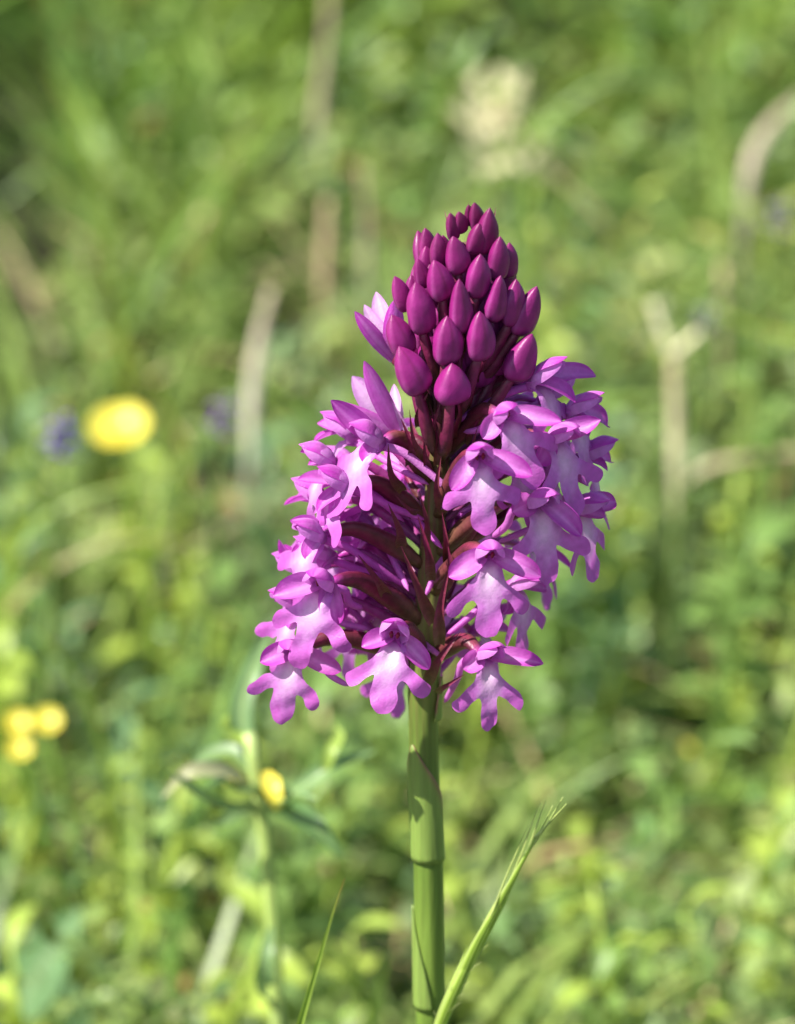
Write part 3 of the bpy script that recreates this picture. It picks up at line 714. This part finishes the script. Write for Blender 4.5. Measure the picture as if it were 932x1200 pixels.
dry('fallen_straw', [(640, 1002, .06), (690, 990, 0), (730, 985, 0)], 14, 'pinkish brown fallen straw behind the grass ear', (178, 138, 100), taper=.2)
dry('fallen_straw', [(848, 400, .08), (847, 350, 0), (846, 310, .005)], 16, 'short pale upright straw among the grass at right', (196, 180, 140), taper=.2)
r, b, at, s_ = dry('grass_seed_head', [(690, 240, .10), (655, 210, 0), (615, 165, 0), (580, 110, 0)], 11, 'cream feathery grass seed head on a leaning straw stalk', (200, 190, 140), taper=.4, cat='seed head')
rr = random.Random(3)
for i in range(34):
    t = rr.random(); q = at(600 - 32 * t + rr.uniform(-34, 34), 205 - 100 * t + rr.uniform(-16, 16), rr.uniform(-.006, .006)); e = q + Vector((rr.uniform(-1, 1), rr.uniform(-.5, .5), rr.uniform(.2, 1.4))) * .0045
    P = bez([q, q.lerp(e, .5) + Vector((.0004, 0, 0)), e], 6)
    V, Fs, T = ribbon(P, lambda u: .0010 * math.sin(math.pi * (.1 + .85 * u)), Vector((0, -1, .2)), .4, 2)
    obj('spikelet', mesh_of('spikelet', [v - b for v in V], Fs, [srgb(206, 198, 158)[:3]] * len(V)), M_dry, r)

# broad grass blades that stand out of the blur
def gblade(pts, wd, c, label, depthsh=0.0):
    P0 = G(*pts[0]); sc_ = (P0 - CAM).length / FPX; P = [P0]
    for p in pts[1:]:
        d = ray(p[0], p[1]); t = (P0.y + p[2] - CAM.y) / d.y; P.append(CAM + d * t)
    b = down_to_ground(P0); r = thing('grass_plant', b, label, 'grass')
    path = bez([b] + P if (P0 - b).length > .006 else P, 26); wv = wd * .36 * sc_
    V, Fs, T = ribbon(path, lambda u: wv * max(.04, (1 - u ** 2.2)), Vector((.1, -.8, .6)), .3, 4)
    c = srgb(*[v * .92 for v in c])[:3]; cols = [lerp3(c, lerp3(c, (.5, .55, .2), .12), .5 + .5 * math.cos(5 * x)) for u, x in T]
    obj('blade', mesh_of('blade', [v - b for v in V], Fs, cols), M_leaf, r)
BG = (134, 162, 60); BY = (160, 176, 60); BB = (120, 154, 92)
gblade([(6, 680, .09), (30, 620, 0), (90, 585, 0), (200, 560, 0)], 40, BG, 'broad arching grass blade below the violet flower and buttercup')
gblade([(30, 690, .08), (80, 655, 0), (150, 630, 0), (240, 640, 0)], 26, (170, 160, 100), 'tan withered blade arching under the broad green one')
gblade([(140, 400, .10), (130, 330, 0), (112, 270, 0), (100, 215, 0)], 24, BY, 'upright yellow green blade above the buttercup')
gblade([(170, 440, .10), (148, 410, 0), (120, 385, 0), (95, 360, 0)], 28, BY, 'short yellowish blade tip leaning toward the buttercup')
gblade([(960, 360, .11), (880, 300, 0), (820, 240, 0), (795, 205, 0)], 24, (150, 170, 76), 'long pale blade crossing under the bent dry stem')
gblade([(690, 140, .12), (740, 170, 0), (790, 185, 0), (835, 205, 0)], 26, BG, 'level green blade behind the cream seed head')
gblade([(680, 110, .12), (710, 95, 0), (750, 92, 0), (800, 95, 0)], 26, BB, 'bluish green blade arching at the back of the meadow')
gblade([(960, 400, .10), (900, 388, 0), (850, 370, 0), (820, 330, 0)], 34, BY, 'bright yellow green blade beside the faint mauve flower')
gblade([(120, 880, .08), (90, 800, 0), (40, 740, 0), (-30, 700, 0)], 26, BG, 'long green blade sloping above the small yellow flowers')
gblade([(660, 930, .08), (700, 905, 0), (760, 885, 0), (800, 900, 0)], 24, (128, 160, 84), 'curved green blade arching behind the tip of the grass ear')
gblade([(700, 470, .09), (750, 468, 0), (830, 466, 0), (880, 470, 0)], 24, (140, 168, 72), 'level pale green blade crossing behind the forked dry stalk')
gblade([(330, 470, .08), (280, 445, 0), (230, 440, 0), (190, 455, 0)], 22, BG, 'level green blade crossing behind the whitish dry stalk')
gblade([(600, 330, .10), (650, 260, 0), (690, 190, 0), (720, 150, 0)], 18, BG, 'slanting green blade crossing behind the seed head stalk')

def bleaf(pts, wd, c, label):
    P0 = G(*pts[0]); sc_ = (P0 - CAM).length / FPX; P = [P0]
    for p in pts[1:]:
        d = ray(p[0], p[1]); t = (P0.y + p[2] - CAM.y) / d.y; P.append(CAM + d * t)
    b = down_to_ground(P0, .002, .004); r = thing('broad_leaved_plant', b, label, 'plant')
    V, Fs = tube(bez([b, b.lerp(P0, .6), P0], 8), .0008, 6); c = srgb(*c)[:3]
    obj('leaf_stalk', mesh_of('leaf_stalk', [v - b for v in V], Fs, [c] * len(V)), M_stem, r)
    path = bez(P, 22); wv = wd * .5 * sc_
    V, Fs, T = ribbon(path, lambda u: wv * max(.06, math.sin(math.pi * (.04 + .94 * u) ** .85) ** .75), Vector((.1, -.6, .8)), .3, 8, .07, int(wd))
    obj('blade', mesh_of('blade', [v - b for v in V], Fs, [lerp3(c, (.42, .5, .3), .35 * math.exp(-(x / .1) ** 2)) for u, x in T]), M_leaf, r)
bleaf([(20, 1190, .06), (40, 1150, 0), (65, 1110, 0), (95, 1065, .0)], 70, (112, 146, 98), 'large dull bluish green leaf low in the corner under yellow flowers')
bleaf([(100, 1215, .07), (88, 1190, 0), (80, 1165, 0), (72, 1145, 0)], 34, (132, 164, 112), 'pale pointed leaf standing in front of the large bluish leaf')
bleaf([(130, 1150, .05), (160, 1165, 0), (190, 1180, 0), (215, 1185, 0)], 40, (104, 138, 92), 'dull green leaf lying beside the pointed pale leaf')
bleaf([(200, 1060, .06), (188, 1050, 0), (176, 1046, 0), (160, 1050, 0)], 38, (180, 192, 96), 'pale yellow round leaf left of the forb stem')

# leafy shoots of low herbs: one built, the others copied with all their leaves
def make_shoot(label, group, c0, c1, ll, lw, seed):
    r = thing('leafy_shoot', (0, 0, 0), label, 'herb', group)
    rr = random.Random(seed); H = .075; c0 = srgb(*c0)[:3]; c1 = srgb(*c1)[:3]
    path = bez([Vector((0, 0, -.004)), Vector((.004, 0, .03)), Vector((.002, -.004, .055)), Vector((.006, -.004, H))], 16)
    V, Fs = tube(path, lambda t: .0008 - .0004 * t, 6); obj('stem', mesh_of('stem', V, Fs, [c1] * len(V)), M_stem, r)
    tmpl = []
    for j in range(3):
        P = bez([Vector((0, 0, 0)), Vector((.45 * ll, 0, .0012)), Vector((ll + .001 * j, 0, -.0006))], 8)
        V, Fs, T = ribbon(P, lambda u: lw * max(.06, math.sin(math.pi * (.05 + .93 * u)) ** .7), Vector((0, 0, 1)), .35, 4, .05, j)
        me = mesh_of('leaf', V, Fs, [lerp3(c0, c1, j / 3 + .2 * abs(x)) for u, x in T]); me.materials.append(M_leaf); tmpl.append(me)
    for i in range(15):
        t = .3 + .7 * i / 14; p = path[min(15, int(t * 15))]
        o = obj('leaf', tmpl[i % 3], None, r); o.location = p
        o.rotation_euler = (rr.uniform(-.3, .3), rr.uniform(-.9, .1), i * 2.4 + rr.uniform(-.4, .4)); s = rr.uniform(.8, 1.25); o.scale = (s, s, s)
    return r
def copy_tree(o, parent=None):
    c = o.copy(); col.objects.link(c)
    if parent is not None: c.parent = parent
    for ch in list(o.children): copy_tree(ch, c)
    return c
SHOOTS = [make_shoot('yellow green leafy shoot of a low herb in full sun', 'yellow green leafy shoots among the grass', (172, 188, 84), (150, 172, 76), .0075, .0021, 21),
          make_shoot('mid green leafy shoot of a low herb with small oval leaves', 'mid green leafy shoots among the grass', (132, 160, 84), (110, 140, 70), .0070, .0023, 22),
          make_shoot('bluish grey green shoot with narrow leaves among the low herbs', 'bluish green leafy shoots among the grass', (122, 154, 108), (98, 132, 90), .013, .0019, 23)]
rr = random.Random(77); used = [False] * 3
for k in range(78):
    px, py = rr.uniform(-20, 950), rr.uniform(420, 1230)
    if 430 < px < 570 and py > 960: continue
    j = (0 if rr.random() < .55 else 1) if px > 250 else rr.choice((0, 1, 2))
    if py < 700: j = rr.choice((0, 1, 2))
    p = G(px, py, .065); o = copy_tree(SHOOTS[j]) if used[j] else SHOOTS[j]; used[j] = True
    o.location = (p.x, p.y, gz(p.x, p.y)); s = rr.uniform(.75, 1.3); o.scale = (s, s, s * rr.uniform(.85, 1.1)); o.rotation_euler = (rr.uniform(-.25, .25), rr.uniform(-.25, .25), rr.uniform(0, 6.28))

# ------------------------------------------------------------------ the meadow itself: uncountable leaves, blades and straw
def big_mesh(name, V, Tri, C, m, label, cat):
    me = bpy.data.meshes.new(name); V = V.astype(np.float32); n = len(V); nf = len(Tri)
    me.vertices.add(n); me.vertices.foreach_set('co', V.ravel())
    me.loops.add(nf * 3); me.loops.foreach_set('vertex_index', Tri.astype(np.int32).ravel())
    me.polygons.add(nf); me.polygons.foreach_set('loop_start', np.arange(0, nf * 3, 3, dtype=np.int32))
    me.polygons.foreach_set('use_smooth', np.ones(nf, bool))
    me.update(calc_edges=True); me.validate()
    a = me.color_attributes.new('col', 'FLOAT_COLOR', 'POINT'); c4 = np.ones((n, 4), np.float32); c4[:, :3] = C
    a.data.foreach_set('color', c4.ravel()); me.materials.append(m)
    return obj(name, me, m, None, label, cat, None, 'stuff')
def norm(a): return a / np.maximum(1e-9, np.linalg.norm(a, axis=-1, keepdims=True))
def vnoise(x, y, s, seed):
    r = np.random.default_rng(seed); g = r.random((64, 64)); u = x * s + 31.7; v = y * s + 17.3
    i = np.floor(u).astype(int); j = np.floor(v).astype(int); fu = u - i; fv = v - j
    fu = fu * fu * (3 - 2 * fu); fv = fv * fv * (3 - 2 * fv)
    q = lambda a, b: g[a % 64, b % 64]
    return (q(i, j) * (1 - fu) + q(i + 1, j) * fu) * (1 - fv) + (q(i, j + 1) * (1 - fu) + q(i + 1, j + 1) * fu) * fv
# bare hollows where the photograph looks down between the plants
HOLES = [(G(-55, 185, .045), .036, .17), (G(345, 215, .05), .018, .15), (G(235, 620, .02), .015, .09), (G(640, 1085, .02), .013, .055),
         (G(175, 735, .02), .013, .07), (G(612, 250, .02), .016, .11), (G(130, 1110, .02), .018, .05), (G(610, 85, .02), .016, .14), (G(870, 640, .02), .012, .08)]
def hole_mask(x, y):
    m = np.ones_like(x)
    for c, rx, ry in HOLES: m *= 1 - .98 * np.exp(-(((x - c.x) / rx) ** 2 + ((y - c.y) / ry) ** 2) ** 2)
    return m
def scatter(n, x0, x1, y0, y1, skip=None):
    x = rng.uniform(x0, x1, n); y = rng.uniform(y0, y1, n); k = rng.random(n) < hole_mask(x, y)
    k &= ~((np.abs(x) < .05) & (y < .012) & (y > -.40))      # trodden strip between photographer and flower
    if skip: k &= ~((x > skip[0]) & (x < skip[1]) & (y > skip[2]) & (y < skip[3]))
    return x[k], y[k]

def ground_cover(n_pl, per, x0, x1, y0, y1, lmin, lmax, hmax, name, label, skip=None, tint=(1, 1, 1)):
    x, y = scatter(n_pl, x0, x1, y0, y1, skip); n = len(x)
    cl = vnoise(x, y, 16, 5); h = hmax * (.30 + .70 * rng.random(n)) * (.25 + 1.15 * cl ** 1.3 + .25 * (vnoise(x, y, 45, 8) - .5)) * np.clip(.35 + hole_mask(x, y) * .65, 0, 1)
    kind = vnoise(x, y, 12, 9) + rng.normal(0, .14, n)
    lean = rng.normal(0, .35, (n, 2)); z = ground_z(x, y)
    P = np.repeat(np.stack([x, y, z], 1), per, 0); H = np.repeat(h, per); K = np.repeat(kind, per); Ln = np.repeat(lean, per, 0)
    N = len(P); t = .15 + .85 * rng.random(N) ** .75
    P[:, 2] += t * H; P[:, :2] += Ln * (t * t * H)[:, None] + rng.normal(0, .0025, (N, 2))
    az = rng.uniform(0, 2 * np.pi, N); el = rng.normal(.35, .45, N)
    d = np.stack([np.cos(az) * np.cos(el), np.sin(az) * np.cos(el), np.sin(el)], 1)
    s = norm(np.cross(d, np.array([0, 0, 1.0]) + rng.normal(0, .3, (N, 3)))); nn = norm(np.cross(s, d))
    L = rng.uniform(lmin, lmax, N) * (.7 + .6 * np.clip(K, 0, 1)); Wd = L * rng.uniform(.18, .30, N)
    b = P; l = P + d * (L * .45)[:, None] + s * Wd[:, None] + nn * (Wd * .35)[:, None]; r = P + d * (L * .45)[:, None] - s * Wd[:, None] + nn * (Wd * .35)[:, None]
    m = P + d * (L * .5)[:, None]; tip = P + d * L[:, None] - nn * (L * .15)[:, None]
    V = np.stack([b, l, r, m, tip], 1).reshape(-1, 3); o = (np.arange(N) * 5)[:, None, None]
    Tri = (np.array([[0, 3, 1], [0, 2, 3], [1, 3, 4], [3, 2, 4]])[None] + o).reshape(-1, 3)
    A = np.array([srgb(92, 120, 66)[:3], srgb(150, 170, 92)[:3], srgb(120, 148, 104)[:3], srgb(176, 188, 98)[:3]])
    kk = np.clip(K, 0, .999) * 3; i = kk.astype(int); f = (kk - i)[:, None]
    C = A[i] * (1 - f) + A[i + 1] * f; C = C * np.array(tint) * rng.uniform(.6, 1.25, (N, 1)) * (1 + rng.normal(0, .06, (N, 3)))
    dead = rng.random(N) < .025; C[dead] = np.array(srgb(150, 116, 74)[:3])
    return big_mesh(name, V, Tri, np.repeat(np.clip(C, 0.002, .8), 5, 0), M_leaf, label, 'ground cover')

def grass(nb, x0, x1, y0, y1, wmin, wmax, hmin, hmax, name, label, colA, colB, m, flat=0.0, S=6, cat='grass', skip=None):
    x, y = scatter(nb, x0, x1, y0, y1, skip); n = len(x)
    cl = vnoise(x, y, 10, 3); L = rng.uniform(hmin, hmax, n) * (.6 + .7 * cl) * np.clip(.4 + hole_mask(x, y) * .6, 0, 1)
    az = rng.uniform(0, 2 * np.pi, n); e0 = np.clip(rng.normal(1.25 - flat, .22, n), .05, 1.55); bend = np.abs(rng.normal(.7, .5, n)) * (1 - flat * .6)
    wd = rng.uniform(wmin, wmax, n) * .5; u = np.linspace(0, 1, S)
    pos = np.stack([x, y, ground_z(x, y) + flat * rng.uniform(0.005, .035, n)], 1); rings = []
    face = az + rng.normal(0, .5, n); sv = np.stack([-np.sin(face), np.cos(face), np.zeros(n)], 1)
    for i, t in enumerate(u):
        if i:
            e = e0 - bend * 1.5 * t ** 1.5
            dd = np.stack([np.cos(az) * np.cos(e), np.sin(az) * np.cos(e), np.sin(e)], 1); pos = pos + dd * (L / (S - 1))[:, None]
        ww = wd * max(.05, (1 - t ** 3)) * (.7 + .3 * min(1, t * 4))
        rings.append(np.stack([pos + sv * ww[:, None], pos - sv * ww[:, None]], 1))
    V = np.concatenate(rings, 1).reshape(-1, 3); o = (np.arange(n) * 2 * S)[:, None, None]
    q = [];
    for i in range(S - 1): a = 2 * i; q += [[a, a + 1, a + 3], [a, a + 3, a + 2]]
    Tri = (np.array(q)[None] + o).reshape(-1, 3)
    f = rng.random((n, 1)); C = np.array(srgb(*colA)[:3]) * (1 - f) + np.array(srgb(*colB)[:3]) * f; C = C * rng.uniform(.75, 1.2, (n, 1))
    return big_mesh(name, V, Tri, np.repeat(C, 2 * S, 0), m, label, cat)

ground_cover(9500, 15, -.40, .42, -.05, .62, .0045, .0095, .095, 'ground_cover', 'dense small leaved green herbs covering the ground behind the orchid')
ground_cover(6500, 14, -.55, .55, .60, 1.7, .007, .014, .11, 'far_ground_cover', 'dense leafy green herbs covering the rising bank farther back', tint=(.82, .92, .70))
ground_cover(3200, 9, -1.6, 1.6, -1.0, 2.6, .014, .026, .10, 'outer_ground_cover', 'loose leafy herbs covering the meadow all around', skip=(-.42, .42, -.1, 1.7))
grass(5200, -.40, .42, -.02, .62, .0016, .0036, .05, .13, 'meadow_grass', 'fine green meadow grass growing through the low herbs', (102, 134, 62), (158, 178, 94), M_leaf)
grass(9000, -.65, .65, .55, 1.9, .002, .0048, .08, .20, 'far_meadow_grass', 'longer green meadow grass growing on the rising bank', (96, 132, 56), (146, 170, 80), M_leaf)
grass(9000, -2.2, 2.2, -1.2, 3.4, .004, .008, .08, .20, 'outer_meadow_grass', 'coarse green grass spreading over the meadow all around', (104, 136, 60), (156, 174, 92), M_leaf, skip=(-.42, .42, -.25, 1.7))
hp = G(30, 185, 0)
grass(900, hp.x - .15, hp.x - .085, hp.y - .15, hp.y + .01, .0025, .004, .13, .19, 'added_shading_grass', 'tall dense green grass added out of view to shade a dark hollow in the meadow', (104, 136, 66), (150, 172, 92), M_leaf)  # added beyond the left frame edge as an occluder, to darken the hollow
grass(2300, -.5, .5, -.02, .55, .0010, .0022, .04, .11, 'dry_straw', 'thin pale dry straw scattered among the green plants', (176, 152, 108), (206, 190, 148), M_dry, flat=.75)
